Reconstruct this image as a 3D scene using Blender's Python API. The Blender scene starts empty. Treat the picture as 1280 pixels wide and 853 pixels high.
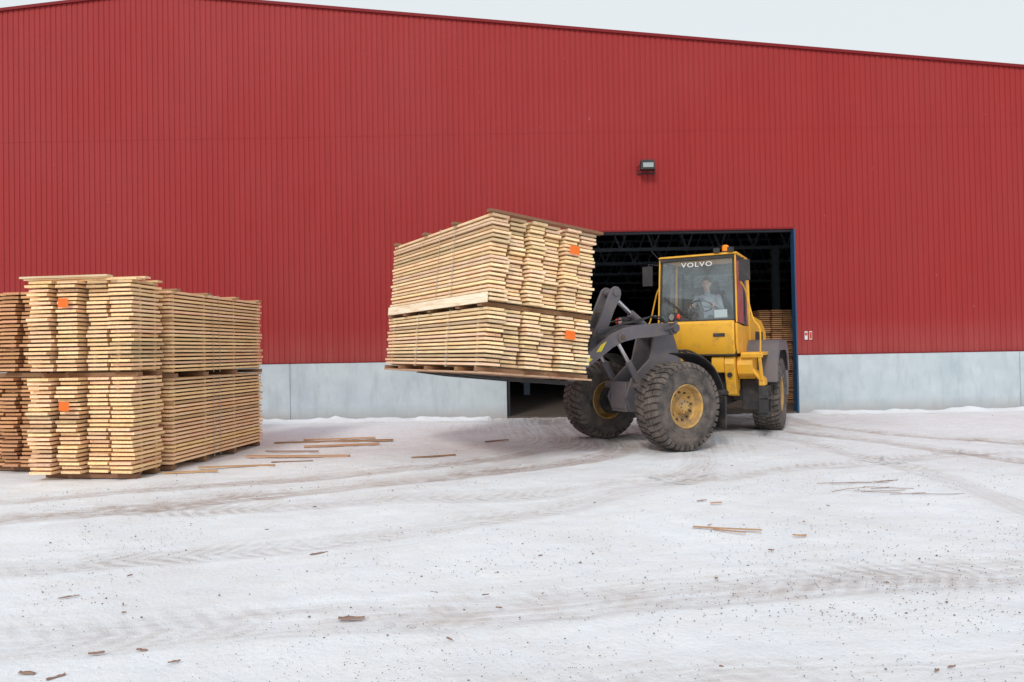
import bpy, math, random
import numpy as np
from mathutils import Matrix, Vector
random.seed(7); np.random.seed(7)
R = math.radians
scene = bpy.context.scene
COL = scene.collection
scene.view_settings.view_transform = 'Standard'
scene.view_settings.look = 'None'
scene.view_settings.exposure = 0

# ------------------------------------------------------------------ materials
def newmat(name):
    m = bpy.data.materials.new(name); m.use_nodes = True
    nt = m.node_tree
    for n in list(nt.nodes): nt.nodes.remove(n)
    out = nt.nodes.new('ShaderNodeOutputMaterial')
    b = nt.nodes.new('ShaderNodeBsdfPrincipled')
    nt.links.new(b.outputs[0], out.inputs[0])
    return m, nt, b
def noise(nt, scale, detail=5, vec=None, rough=0.55):
    n = nt.nodes.new('ShaderNodeTexNoise'); n.inputs['Scale'].default_value = scale
    n.inputs['Detail'].default_value = detail; n.inputs['Roughness'].default_value = rough
    if vec is not None: nt.links.new(vec, n.inputs['Vector'])
    return n.outputs['Fac']
def coords(nt, scale=(1,1,1), kind='Object'):
    tc = nt.nodes.new('ShaderNodeTexCoord'); mp = nt.nodes.new('ShaderNodeMapping')
    nt.links.new(tc.outputs[kind], mp.inputs['Vector']); mp.inputs['Scale'].default_value = scale
    return mp.outputs[0]
def ramp(nt, fac, stops):
    r = nt.nodes.new('ShaderNodeValToRGB'); nt.links.new(fac, r.inputs[0])
    while len(r.color_ramp.elements) < len(stops): r.color_ramp.elements.new(0.5)
    for e, (p, c) in zip(r.color_ramp.elements, stops):
        e.position = p; e.color = (c[0], c[1], c[2], 1) if hasattr(c, '__len__') else (c, c, c, 1)
    return r.outputs[0]
def mixc(nt, fac, a, b, mode='MIX'):
    m = nt.nodes.new('ShaderNodeMix'); m.data_type = 'RGBA'; m.blend_type = mode
    def setin(i, v):
        if isinstance(v, bpy.types.NodeSocket): nt.links.new(v, m.inputs[i])
        elif hasattr(v, '__len__'): m.inputs[i].default_value = (v[0], v[1], v[2], 1)
        else: m.inputs[i].default_value = v
    setin(0, fac); setin(6, a); setin(7, b)
    return m.outputs[2]
def mth(nt, op, a, b=0.0, c=None):
    m = nt.nodes.new('ShaderNodeMath'); m.operation = op
    for i, v in enumerate((a, b, c)):
        if v is None: continue
        if isinstance(v, bpy.types.NodeSocket): nt.links.new(v, m.inputs[i])
        else: m.inputs[i].default_value = v
    return m.outputs[0]
def attr(nt, name):
    a = nt.nodes.new('ShaderNodeAttribute'); a.attribute_name = name; return a
def bump(nt, b, h, strength=0.3, dist=0.02):
    n = nt.nodes.new('ShaderNodeBump'); n.inputs['Strength'].default_value = strength
    n.inputs['Distance'].default_value = dist
    nt.links.new(h, n.inputs['Height']); nt.links.new(n.outputs[0], b.inputs['Normal'])

def paint(name, col, dirt=(0.16,0.12,0.09), amount=0.5, rough=0.45, metal=0.0, scale=6, lo=0.5, hi=0.75):
    m, nt, b = newmat(name)
    v = coords(nt)
    f = noise(nt, scale, 8, v, 0.65)
    f2 = ramp(nt, f, [(lo, 0.0), (hi, 1.0)])
    big = noise(nt, 1.7, 3, v)
    c2 = mixc(nt, big, [x*0.82 for x in col], [min(1, x*1.12) for x in col])
    c = mixc(nt, mth(nt, 'MULTIPLY', f2, amount), c2, dirt)
    nt.links.new(c, b.inputs['Base Color'])
    nt.links.new(ramp(nt, f, [(0.3, rough*0.8), (0.8, min(1, rough*1.6))]), b.inputs['Roughness'])
    b.inputs['Metallic'].default_value = metal
    bump(nt, b, f, 0.12, 0.01)
    return m

M = {}
M['yellow'] = paint('yellow_paint', (0.88, 0.45, 0.035), (0.25,0.14,0.06), 0.5, 0.4)
M['rim'] = paint('rim_paint', (0.62, 0.36, 0.09), (0.20,0.15,0.11), 0.85, 0.6, lo=0.38, hi=0.66)
M['grey'] = paint('grey_paint', (0.120, 0.112, 0.130), (0.19,0.15,0.13), 0.7, 0.5, lo=.42, hi=.7)
M['black'] = paint('black_plastic', (0.026, 0.024, 0.026), (0.12,0.10,0.085), 0.6, 0.55)
M['rubber'] = paint('tyre_rubber', (0.042, 0.038, 0.037), (0.22,0.175,0.15), 0.85, 0.9, scale=5, lo=0.36, hi=0.68)
M['steel'] = paint('chrome_steel', (0.6,0.6,0.62), (0.2,0.18,0.16), 0.3, 0.25, metal=1.0)
M['seat'] = paint('seat_fabric', (0.05,0.05,0.06), (0.1,0.1,0.1), 0.3, 0.9)
M['rust'] = paint('rusty_steel', (0.12,0.07,0.045), (0.05,0.035,0.03), 0.8, 0.8)
M['jacket'] = paint('jacket_cloth', (0.34,0.38,0.44), (0.16,0.17,0.20), 0.5, 0.9, scale=14)
M['trousers'] = paint('trouser_cloth', (0.06,0.07,0.09), (0.07,0.07,0.07), 0.5, 0.9)
M['skin'] = paint('skin', (0.72,0.45,0.36), (0.55,0.3,0.22), 0.4, 0.5)
M['hair'] = paint('hair', (0.10,0.06,0.035), (0.05,0.03,0.02), 0.5, 0.7, scale=40)
M['white'] = paint('white_lettering', (0.72,0.74,0.74), (0.5,0.5,0.5), 0.2, 0.5)
M['redlabel'] = paint('red_label', (0.6,0.06,0.04), (0.4,0.1,0.08), 0.3, 0.6)
M['warn'] = paint('warning_yellow', (0.85,0.65,0.03), (0.2,0.15,0.08), 0.3, 0.5)
M['bluepaint'] = paint('blue_frame_paint', (0.015,0.07,0.16), (0.02,0.03,0.05), 0.5, 0.5)
M['darkframe'] = paint('dark_frame_paint', (0.02,0.025,0.035), (0.05,0.05,0.05), 0.5, 0.6)
M['truss'] = paint('truss_steel', (0.25,0.33,0.42), (0.08,0.1,0.12), 0.4, 0.5)
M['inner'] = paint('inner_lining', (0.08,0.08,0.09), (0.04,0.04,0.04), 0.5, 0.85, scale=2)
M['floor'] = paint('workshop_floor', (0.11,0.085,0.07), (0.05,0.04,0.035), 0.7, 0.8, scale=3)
M['orange'] = paint('orange_paper', (0.92,0.17,0.015), (0.6,0.1,0.01), 0.3, 0.7)
M['strap'] = paint('plastic_strap', (0.50,0.44,0.38), (0.3,0.28,0.25), 0.4, 0.4)
M['roofing'] = paint('roof_sheet', (0.16,0.02,0.02), (0.3,0.3,0.3), 0.4, 0.5, scale=2)

m, nt, b = newmat('beacon_plastic'); b.inputs['Base Color'].default_value = (0.95,0.28,0.01,1); b.inputs['Roughness'].default_value=0.25
M['beacon']=m
m, nt, b = newmat('lamp_glass'); b.inputs['Base Color'].default_value = (0.75,0.78,0.8,1); b.inputs['Roughness'].default_value=0.08
b.inputs['Metallic'].default_value=0.7; M['lampglass']=m
m, nt, b = newmat('pale_lamp_glass'); b.inputs['Base Color'].default_value = (0.36,0.39,0.40,1); b.inputs['Roughness'].default_value=0.2; M['darkglass']=m
m, nt, b = newmat('red_lamp'); b.inputs['Base Color'].default_value = (0.7,0.04,0.01,1); b.inputs['Roughness'].default_value=0.15; M['redlamp']=m
m = bpy.data.materials.new('window_glass'); m.use_nodes=True; nt=m.node_tree
for n in list(nt.nodes): nt.nodes.remove(n)
o=nt.nodes.new('ShaderNodeOutputMaterial'); t=nt.nodes.new('ShaderNodeBsdfTransparent'); g=nt.nodes.new('ShaderNodeBsdfGlossy')
t.inputs[0].default_value=(0.86,0.92,0.93,1); g.inputs['Roughness'].default_value=0.03
lw=nt.nodes.new('ShaderNodeFresnel'); lw.inputs[0].default_value=1.5
mx=nt.nodes.new('ShaderNodeMixShader')
df=nt.nodes.new('ShaderNodeBsdfDiffuse'); df.inputs[0].default_value=(0.55,0.66,0.70,1)  # pale sky reflection painted into the glass as a diffuse haze
mx2=nt.nodes.new('ShaderNodeMixShader')
mul=mth(nt,'ADD',mth(nt,'MULTIPLY',lw.outputs[0],1.6),0.05)
nt.links.new(mul,mx.inputs[0]); nt.links.new(t.outputs[0],mx.inputs[1]); nt.links.new(g.outputs[0],mx.inputs[2])
dn=ramp(nt,noise(nt,3,6,coords(nt)),[(0.38,0.06),(0.75,0.20)])
nt.links.new(dn,mx2.inputs[0]); nt.links.new(mx.outputs[0],mx2.inputs[1]); nt.links.new(df.outputs[0],mx2.inputs[2])
nt.links.new(mx2.outputs[0],o.inputs[0]); M['glass']=m

def woodmat(name, tint=(1,1,1)):
    m, nt, b = newmat(name)
    a = attr(nt, 'tone')
    v = coords(nt, (14, 0.9, 14))
    gr = noise(nt, 3.0, 6, v, 0.6)
    v2 = coords(nt, (3, 1.3, 3)); st = noise(nt, 2.5, 4, v2)
    base = mixc(nt, ramp(nt,gr,[(0.28,0.0),(0.58,1.0)]), [0.85*tint[0],0.52*tint[1],0.27*tint[2]], [1.0*tint[0],0.80*tint[1],0.54*tint[2]])
    stain = ramp(nt, st, [(0.60, 0.0), (0.82, 1.0)])
    base = mixc(nt, mth(nt,'MULTIPLY',stain,0.45), base, [0.60*tint[0],0.28*tint[1],0.13*tint[2]])
    c = mixc(nt, 1.0, base, a.outputs['Color'], 'MULTIPLY')
    nt.links.new(c, b.inputs['Base Color']); b.inputs['Roughness'].default_value = 0.8
    b.inputs['Specular IOR Level'].default_value=0.25
    bump(nt, b, gr, 0.25, 0.004)
    return m
M['wood'] = woodmat('pine_boards')
M['woodred'] = woodmat('warm_pine_boards', (0.98,0.90,0.83))
M['woodshade'] = woodmat('shade_tinted_boards', (0.62,0.44,0.35))  # brown pine with the shade on the side and indoor stacks mixed into its tint
M['wooddull'] = woodmat('weathered_loose_planks', (0.55,0.44,0.40))
M['wooddark'] = woodmat('weathered_bearers', (0.30,0.22,0.20))

# cladding
m, nt, b = newmat('red_corrugated_cladding')
v = coords(nt, (1,1,0.12)); n1 = noise(nt, 5, 6, v, 0.6)
n2 = noise(nt, 0.35, 3, coords(nt))
base = mixc(nt, n1, (0.285,0.022,0.022), (0.360,0.033,0.032))
base = mixc(nt, mth(nt,'MULTIPLY',ramp(nt,n2,[(0.35,0.0),(0.7,1.0)]),0.4), base, (0.32,0.044,0.042))
sp = ramp(nt, noise(nt, 9, 2, coords(nt,(2.2,1,0.5))), [(0.79,0.0),(0.805,1.0)])
base = mixc(nt, mth(nt,'MULTIPLY',sp,0.5), base, (0.6,0.35,0.35))
tc = nt.nodes.new('ShaderNodeTexCoord'); sx = nt.nodes.new('ShaderNodeSeparateXYZ'); nt.links.new(tc.outputs['Object'], sx.inputs[0])
gz = mth(nt,'MULTIPLY', mth(nt,'SUBTRACT', 1.0, mth(nt,'SMOOTH_MIN', 1.0, mth(nt,'DIVIDE', mth(nt,'SUBTRACT', sx.outputs[2], 1.35), 0.9), 0.1)), 0.2)
gz = mth(nt,'MULTIPLY', mth(nt,'MAXIMUM', gz, 0.0), n1)
base = mixc(nt, gz, base, (0.5,0.3,0.28))
nt.links.new(base, b.inputs['Base Color']); b.inputs['Roughness'].default_value=0.6
b.inputs['Specular IOR Level'].default_value=0.2
M['clad']=m
m, nt, b = newmat('red_flashing'); b.inputs['Base Color'].default_value=(0.20,0.012,0.016,1); b.inputs['Roughness'].default_value=0.6; b.inputs['Specular IOR Level'].default_value=0.2; M['flash']=m
m, nt, b = newmat('plinth_concrete')
v = coords(nt); a1 = noise(nt, 1.3, 8, v, 0.65); a2 = noise(nt, 5, 6, coords(nt,(1,1,0.25)), 0.6); a3 = noise(nt, 60, 3, v)
c = mixc(nt, ramp(nt,a1,[(.25,0.0),(.75,1.0)]), (0.40,0.465,0.51), (0.58,0.64,0.67))
c = mixc(nt, mth(nt,'MULTIPLY',ramp(nt,a2,[(0.5,0.0),(0.72,1.0)]),0.45), c, (0.31,0.35,0.385))
tc = nt.nodes.new('ShaderNodeTexCoord'); sx = nt.nodes.new('ShaderNodeSeparateXYZ'); nt.links.new(tc.outputs['Object'], sx.inputs[0])
low = mth(nt,'MAXIMUM', mth(nt,'SUBTRACT', 1.0, mth(nt,'MULTIPLY', sx.outputs[2], 3.0)), 0.0)
c = mixc(nt, mth(nt,'MULTIPLY', low, mth(nt,'MULTIPLY',a1,1.3)), c, (0.38,0.33,0.31))
nt.links.new(c, b.inputs['Base Color']); b.inputs['Roughness'].default_value=0.85
bump(nt, b, a3, 0.25, 0.005); M['concrete']=m
# ground
m, nt, b = newmat('packed_snow_ground')
v = coords(nt)
at = attr(nt,'dirt'); s = nt.nodes.new('ShaderNodeSeparateColor'); nt.links.new(at.outputs['Color'], s.inputs[0])
dirtA = s.outputs[0]; mask = s.outputs[1]
uv = attr(nt,'trackuv'); us = nt.nodes.new('ShaderNodeSeparateXYZ'); nt.links.new(uv.outputs['Vector'], us.inputs[0])
n1 = noise(nt, 0.5, 8, v, 0.6); n2 = noise(nt, 3.2, 9, v, 0.7); n3 = noise(nt, 30, 5, v, 0.7); n4 = noise(nt, 95, 4, v, 0.75)
cmb = nt.nodes.new('ShaderNodeCombineXYZ'); nt.links.new(mth(nt,'MULTIPLY',us.outputs[0],0.5), cmb.inputs[0]); nt.links.new(mth(nt,'MULTIPLY',us.outputs[1],14.0), cmb.inputs[1])
n5 = noise(nt, 1.0, 5, cmb.outputs[0], 0.6)
tr = mth(nt,'SINE', mth(nt,'MULTIPLY', mth(nt,'ADD', us.outputs[0], mth(nt,'MULTIPLY', mth(nt,'ABSOLUTE', us.outputs[1]), 0.8)), 42.0))
tr01 = mth(nt,'MULTIPLY', mth(nt,'ADD', tr, 1.0), 0.5)
trm = mth(nt,'MULTIPLY', mth(nt,'MULTIPLY', mth(nt,'MULTIPLY',tr01,ramp(nt,n2,[(.35,0.0),(.6,1.0)])), mask), ramp(nt, n1, [(0.42,0.0),(0.58,1.0)]))
nn = mth(nt,'ADD', mth(nt,'MULTIPLY', n1, 0.65), mth(nt,'MULTIPLY', n2, 0.35))
dstr = mth(nt,'MULTIPLY', dirtA, mth(nt,'ADD', mth(nt,'MULTIPLY',ramp(nt,n5,[(0.35,0.0),(0.62,1.0)]),0.75), mth(nt,'MULTIPLY',ramp(nt,n2,[(0.35,0.0),(0.6,1.0)]),0.45)))
fac = mth(nt,'ADD', mth(nt,'MULTIPLY', ramp(nt, nn, [(0.45,0.0),(0.64,1.0)]), 0.24), dstr)
fac = mth(nt,'MINIMUM', mth(nt,'ADD', fac, mth(nt,'MULTIPLY', trm, 0.20)), 0.9)
fac = mth(nt,'ADD', fac, mth(nt,'MULTIPLY', ramp(nt,n3,[(0.50,0.0),(0.68,1.0)]), 0.11))
snow = mixc(nt, ramp(nt,n2,[(.3,0.0),(.7,1.0)]), (0.775,0.815,0.875), (0.90,0.92,0.955))
dcol = mixc(nt, n3, (0.33,0.26,0.235), (0.60,0.51,0.475))
c = mixc(nt, fac, snow, dcol)
speck = ramp(nt, n4, [(0.65,0.0),(0.70,1.0)])
patch = ramp(nt, n1, [(0.42,0.15),(0.62,1.0)])
c = mixc(nt, mth(nt,'MULTIPLY', mth(nt,'MULTIPLY',speck,patch),0.6), c, (0.25,0.19,0.165))
nt.links.new(c, b.inputs['Base Color']); b.inputs['Roughness'].default_value=0.85; b.inputs['Specular IOR Level'].default_value=0.25
h = mth(nt,'ADD', mth(nt,'MULTIPLY', n2, 1.0), mth(nt,'ADD', mth(nt,'MULTIPLY', n3, 0.45), mth(nt,'MULTIPLY', trm, 0.6)))
h = mth(nt,'ADD', h, mth(nt,'MULTIPLY', mth(nt,'MULTIPLY',n5,mask), 0.5))
bump(nt, b, h, 0.65, 0.035); M['ground']=m
m, nt, b = newmat('gravel_stone')
c = mixc(nt, noise(nt, 8, 3, coords(nt)), (0.09,0.065,0.055), (0.28,0.21,0.18)); nt.links.new(c,b.inputs['Base Color']); b.inputs['Roughness'].default_value=0.9; M['stone']=m
m, nt, b = newmat('bark')
c = mixc(nt, noise(nt, 25, 4, coords(nt)), (0.15,0.085,0.065), (0.38,0.25,0.19)); nt.links.new(c,b.inputs['Base Color']); b.inputs['Roughness'].default_value=0.9; M['bark']=m

# ------------------------------------------------------------------ mesh builder
class MB:
    def __init__(s): s.v=[]; s.f=[]; s.m=[]; s.tone=[]; s.t=1.0
    def add(s, vs, fs, mi=0):
        o=len(s.v); s.v += [tuple(p) for p in vs]
        for f in fs: s.f.append([o+i for i in f]); s.m.append(mi); s.tone.append(s.t)
    def box(s, x0,x1,y0,y1,z0,z1, mi=0, mat=None):
        vs=[Vector(p) for p in [(x0,y0,z0),(x1,y0,z0),(x1,y1,z0),(x0,y1,z0),(x0,y0,z1),(x1,y0,z1),(x1,y1,z1),(x0,y1,z1)]]
        if mat: vs=[mat@p for p in vs]
        s.add(vs, [(0,3,2,1),(4,5,6,7),(0,1,5,4),(1,2,6,5),(2,3,7,6),(3,0,4,7)], mi)
    def beam(s, a, b_, w, h, mi=0, up=(0,0,1)):
        a=Vector(a); b_=Vector(b_); d=(b_-a); L=d.length; d.normalize()
        u=Vector(up)
        if abs(d.dot(u))>0.98: u=Vector((1,0,0))
        sd=d.cross(u).normalized(); u=sd.cross(d).normalized()
        vs=[]
        for p in (a,b_):
            for (i,j) in ((-1,-1),(1,-1),(1,1),(-1,1)): vs.append(p+sd*i*w/2+u*j*h/2)
        s.add(vs, [(0,1,2,3)[::-1],(4,5,6,7),(0,1,5,4),(1,2,6,5),(2,3,7,6),(3,0,4,7)], mi)
    def prism(s, pts, y0, y1, mi=0):
        n=len(pts); vs=[(x,y0,z) for x,z in pts]+[(x,y1,z) for x,z in pts]
        fs=[tuple(range(n)), tuple(range(2*n-1,n-1,-1))]
        for i in range(n): j=(i+1)%n; fs.append((i,i+n,j+n,j))
        s.add(vs, fs, mi)
    def cyl(s, a, b_, r, seg=16, mi=0, r2=None, cap=True):
        a=Vector(a); b_=Vector(b_); d=(b_-a).normalized(); r2=r if r2 is None else r2
        u=Vector((0,0,1)) if abs(d.z)<0.9 else Vector((1,0,0))
        p=d.cross(u).normalized(); q=d.cross(p)
        vs=[]
        for c,rr in ((a,r),(b_,r2)):
            for i in range(seg):
                t=2*math.pi*i/seg; vs.append(c+p*math.cos(t)*rr+q*math.sin(t)*rr)
        fs=[(i,i+seg,(i+1)%seg+seg,(i+1)%seg)[::-1] for i in range(seg)]
        if cap: fs += [tuple(range(seg)), tuple(range(2*seg-1,seg-1,-1))]
        s.add(vs, fs, mi)
    def tube(s, pts, r, seg=8, mi=0):
        P=[Vector(p) for p in pts]; n=len(P); vs=[]; prev=None
        for i,p in enumerate(P):
            d=(P[min(i+1,n-1)]-P[max(i-1,0)]).normalized()
            if prev is None:
                u=Vector((0,0,1)) if abs(d.z)<0.9 else Vector((1,0,0)); a=d.cross(u).normalized()
            else:
                a=(prev-d*prev.dot(d)); a=a.normalized() if a.length>1e-5 else prev
            prev=a; q=d.cross(a)
            for k in range(seg):
                t=2*math.pi*k/seg; vs.append(p+a*math.cos(t)*r+q*math.sin(t)*r)
        fs=[]
        for i in range(n-1):
            for k in range(seg): fs.append((i*seg+k,i*seg+(k+1)%seg,(i+1)*seg+(k+1)%seg,(i+1)*seg+k))
        fs += [tuple(range(seg-1,-1,-1)), tuple(range((n-1)*seg,n*seg))]
        s.add(vs,fs,mi)
    def ell(s, c, rad, seg=16, rings=10, mi=0, mat=None):
        vs=[];fs=[]
        for i in range(rings+1):
            ph=math.pi*i/rings
            for j in range(seg):
                th=2*math.pi*j/seg
                p=Vector((rad[0]*math.sin(ph)*math.cos(th), rad[1]*math.sin(ph)*math.sin(th), rad[2]*math.cos(ph)))
                if mat: p=mat@p
                vs.append(p+Vector(c))
        for i in range(rings):
            for j in range(seg):
                k=(j+1)%seg; fs.append((i*seg+j,(i+1)*seg+j,(i+1)*seg+k,i*seg+k))
        s.add(vs,fs,mi)
    def lathe(s, prof, seg=48, mi=0):
        vs=[];fs=[];n=len(prof)
        for j in range(seg):
            t=2*math.pi*j/seg
            for (y,r) in prof: vs.append((r*math.cos(t), y, r*math.sin(t)))
        for j in range(seg):
            k=(j+1)%seg
            for i in range(n-1): fs.append((j*n+i, j*n+i+1, k*n+i+1, k*n+i))
        s.add(vs,fs,mi)
    def mesh(s, name, mats, angle=35):
        me=bpy.data.meshes.new(name); me.from_pydata(s.v,[],s.f)
        for mm in mats: me.materials.append(mm)
        me.polygons.foreach_set('material_index', s.m)
        at=me.attributes.new('tone','FLOAT_COLOR','FACE')
        cols=[]
        for t in s.tone:
            if hasattr(t,'__len__'): cols += [t[0],t[1],t[2],1]
            else: cols += [t,t,t,1]
        at.data.foreach_set('color', cols)
        import bmesh
        bm=bmesh.new(); bm.from_mesh(me); bmesh.ops.recalc_face_normals(bm, faces=bm.faces); bm.to_mesh(me); bm.free()
        me.polygons.foreach_set('use_smooth',[True]*len(me.polygons))
        me.set_sharp_from_angle(angle=R(angle))
        me.update(); return me
WM={}
def put(name, data, parent=None, world=Matrix(), bevel=0, **props):
    ob=bpy.data.objects.new(name, data); COL.objects.link(ob)
    if parent is not None:
        ob.parent=parent; ob.matrix_local = WM[parent.name].inverted() @ world
    else: ob.matrix_world = world
    WM[ob.name]=world.copy()
    if bevel:
        bv=ob.modifiers.new('bevel','BEVEL'); bv.width=bevel; bv.segments=2; bv.limit_method='ANGLE'; bv.angle_limit=R(40)
        bv.harden_normals=True
    for k,v in props.items(): ob[k]=v
    return ob
def T(x,y,z=0): return Matrix.Translation((x,y,z))
def RZ(a): return Matrix.Rotation(a,4,'Z')
def RY(a): return Matrix.Rotation(a,4,'Y')

# ------------------------------------------------------------------ camera
cam=bpy.data.cameras.new('camera'); cam.lens=24; cam.sensor_width=36; cam.clip_end=3000; cam.clip_start=0.05
co=bpy.data.objects.new('camera',cam); COL.objects.link(co)
co.matrix_world = T(0,0,1.6) @ Matrix.Rotation(R(90.8),4,'X') @ Matrix.Rotation(R(-1.0),4,'Z')
scene.camera=co

# ------------------------------------------------------------------ world + sun
w=bpy.data.worlds.new('World'); scene.world=w; w.use_nodes=True; nt=w.node_tree
bg=nt.nodes['Background']; sky=nt.nodes.new('ShaderNodeTexSky'); sky.sky_type='NISHITA'; sky.sun_disc=False
SE=R(38); SA=R(200)
sky.sun_elevation=SE; sky.sun_rotation=SA; sky.dust_density=3; sky.air_density=1.0
hs=nt.nodes.new('ShaderNodeHueSaturation'); hs.inputs['Saturation'].default_value=0.35; nt.links.new(sky.outputs[0],hs.inputs['Color'])
mx=nt.nodes.new('ShaderNodeMix'); mx.data_type='RGBA'; mx.inputs[0].default_value=0.90
nt.links.new(hs.outputs[0],mx.inputs[6]); mx.inputs[7].default_value=(8.4,9.0,9.35,1)
nt.links.new(mx.outputs[2],bg.inputs[0]); bg.inputs[1].default_value=0.1
sd=bpy.data.lights.new('sun','SUN'); sd.energy=1.5; sd.angle=R(12); sd.color=(1,0.95,0.88)
so=bpy.data.objects.new('sun',sd); COL.objects.link(so)
dirv=Vector((math.sin(SA)*math.cos(SE), math.cos(SA)*math.cos(SE), math.sin(SE)))
so.rotation_euler = dirv.to_track_quat('Z','Y').to_euler(); so.location=(0,0,30)

# ------------------------------------------------------------------ ground
def vnoise(x,y,scale,seed):
    rng=np.random.RandomState(seed); g=rng.rand(256,256)
    X=x*scale; Y=y*scale; xi=np.floor(X).astype(int); yi=np.floor(Y).astype(int); fx=X-xi; fy=Y-yi
    fx=fx*fx*(3-2*fx); fy=fy*fy*(3-2*fy)
    a=g[xi%256,yi%256]; b_=g[(xi+1)%256,yi%256]; c=g[xi%256,(yi+1)%256]; d=g[(xi+1)%256,(yi+1)%256]
    return (a*(1-fx)+b_*fx)*(1-fy)+(c*(1-fx)+d*fx)*fy
xs=np.concatenate([[-900,-400,-150,-70,-40,-25,-18],np.arange(-14,14.01,0.06),[18,25,40,70,150,400,900]])
ys=np.concatenate([[-300,-80,-30,-10,-3,0],np.arange(1.5,17.6,0.05),[19,24,32,45,65,120,300,900,1500]])
X,Y=np.meshgrid(xs,ys,indexing='ij'); x=X.ravel(); y=Y.ravel()
def smooth(pts,n=10):
    P=[pts[0]]+pts+[pts[-1]]; out=[]
    for i in range(1,len(P)-2):
        p0,p1,p2,p3=[np.array(p,float) for p in P[i-1:i+3]]
        for k in range(n):
            t=k/n; out.append(0.5*((2*p1)+(-p0+p2)*t+(2*p0-5*p1+4*p2-p3)*t*t+(-p0+3*p1-3*p2+p3)*t**3))
    out.append(np.array(pts[-1],float)); return out
tracks=[ ([(1.6,18),(1.9,13.5),(1.5,10.4),(0,9.2),(-2.3,8.2),(-5.1,6.8),(-9,5.4)],0.25,0.9),
         ([(0.6,18),(0.9,14),(0.7,11.6),(-0.4,10.2),(-2.5,9.05),(-5.8,7.75),(-10,6.6)],0.22,0.8),
         ([(5.2,18),(5.3,13),(6.1,11.2),(6.9,8.9),(8.4,6)],0.20,0.7),
         ([(3.6,18),(4.1,14),(4.9,11.4),(5.1,8.7),(4.9,6.4),(4.0,3.5)],0.20,0.46),
         ([(5.9,18),(6.2,13.4),(7.6,11.2),(9.5,9.8),(13,8.8)],0.22,0.85),
         ([(2.9,18),(3.4,14),(2.4,9.2),(0.8,7.2),(-1.6,5.9),(-5,5.2),(-10,5)],0.26,0.42),
         ([(-6,3.3),(-0.7,4.25),(3.6,4.8),(9,5.6)],0.26,0.46),
         ([(-6,2.4),(-0.7,3.1),(3.0,3.4),(9,3.9)],0.26,0.36),
         ([(9,10.2),(6.5,9.9),(4,9.0),(1,7.9),(-3,7.2),(-9,7)],0.20,0.34)]
dirt=np.zeros_like(x); mask=np.zeros_like(x); tu=np.zeros_like(x); tv=np.zeros_like(x); best=np.full_like(x,1e9)
zz=np.zeros_like(x)
wx=x+0.25*(vnoise(x,y,0.8,3)-0.5)+.03*(vnoise(x,y,5,43)-.5); wy=y+0.25*(vnoise(x,y,0.8,4)-0.5)+.03*(vnoise(x,y,5,44)-.5)
for pts,wd,st in tracks:
    P=smooth(pts); acc=0; dm=np.full_like(x,1e9); uu=np.zeros_like(x); vv=np.zeros_like(x)
    for a,b_ in zip(P[:-1],P[1:]):
        d=b_-a; L=np.hypot(*d)
        if L<1e-6: continue
        d=d/L; px=wx-a[0]; py=wy-a[1]; s_=np.clip(px*d[0]+py*d[1],0,L)
        qx=px-s_*d[0]; qy=py-s_*d[1]; dist=np.hypot(qx,qy); lat=px*-d[1]+py*d[0]
        mm=dist<dm; dm=np.where(mm,dist,dm); uu=np.where(mm,acc+s_,uu); vv=np.where(mm,lat,vv); acc+=L
    k=1/(1+np.exp((dm-wd)/0.035)); halo=np.exp(-(dm/ (wd*2.6))**2)
    vary=0.6+0.8*vnoise(x,y,0.5,int(wd*1000)+int(st*77))
    dirt=np.maximum(dirt, st*vary*(0.55*k+0.27*halo)); mask=np.maximum(mask,k)
    zz -= 0.012*k*min(1,st*1.5); zz += 0.014*np.exp(-((dm-wd*1.25)/0.07)**2)*min(1,st*1.5)
    mm=dm<best; best=np.where(mm,dm,best); tu=np.where(mm,uu,tu); tv=np.where(mm,vv,tv)
ap=np.exp(-(((x-2.8)/3.8)**2+((y-15.2)/3.2)**2)**1.5)*(0.6+0.6*vnoise(x,y,1.3,8)); dirt=np.maximum(dirt,0.95*ap)
ap2=np.exp(-(((x-1.6)/3.0)**2+((y-11.7)/1.6)**2))*(0.3+0.9*vnoise(x,y,1.7,9)); dirt=np.maximum(dirt,0.75*ap2)
ap3=np.exp(-(((x+3.4)/2.0)**2+((y-11.2)/1.4)**2))*(vnoise(x,y,2.2,19)); dirt=np.maximum(dirt,0.35*ap3)
dirt+=0.07*(vnoise(x,y,0.5,11)-0.35)+0.14*np.clip(vnoise(x,y,4.0,12)-0.65,0,1)
inside=(y>16.35)
notdoor=1-((x>-0.5)&(x<7.1))
bank=np.exp(-((y-16.15)/0.30)**2)*notdoor*(0.02+0.12*vnoise(x,y,1.4,21)*(0.5+vnoise(x,y,5,22)))
dirt=np.clip(dirt-8*bank,0,1)
dirt=np.clip(dirt+np.exp(-((y-15.65)/0.10)**2)*notdoor*0.5*vnoise(x,y,2.5,33),0,1)
near=(np.abs(x)<14.1)&(y>1.4)&(y<17.7)
zz=(zz+0.03*(vnoise(x,y,0.9,14)-0.5)+0.013*(vnoise(x,y,5,15)-0.5)+0.009*(vnoise(x,y,11,16)-0.5))*near-0.01
zz=np.where(inside,-0.03,zz+bank)
nx,ny=len(xs),len(ys)
me=bpy.data.meshes.new('ground')
idx=np.arange(nx*ny).reshape(nx,ny)
fa=np.stack([idx[:-1,:-1],idx[1:,:-1],idx[1:,1:],idx[:-1,1:]],-1).reshape(-1,4)
me.from_pydata(np.stack([x,y,zz],-1).tolist(),[],fa.tolist())
a=me.attributes.new('dirt','FLOAT_COLOR','POINT'); a.data.foreach_set('color',np.stack([dirt,mask,dirt*0,dirt*0+1],-1).ravel().astype('f'))
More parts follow.
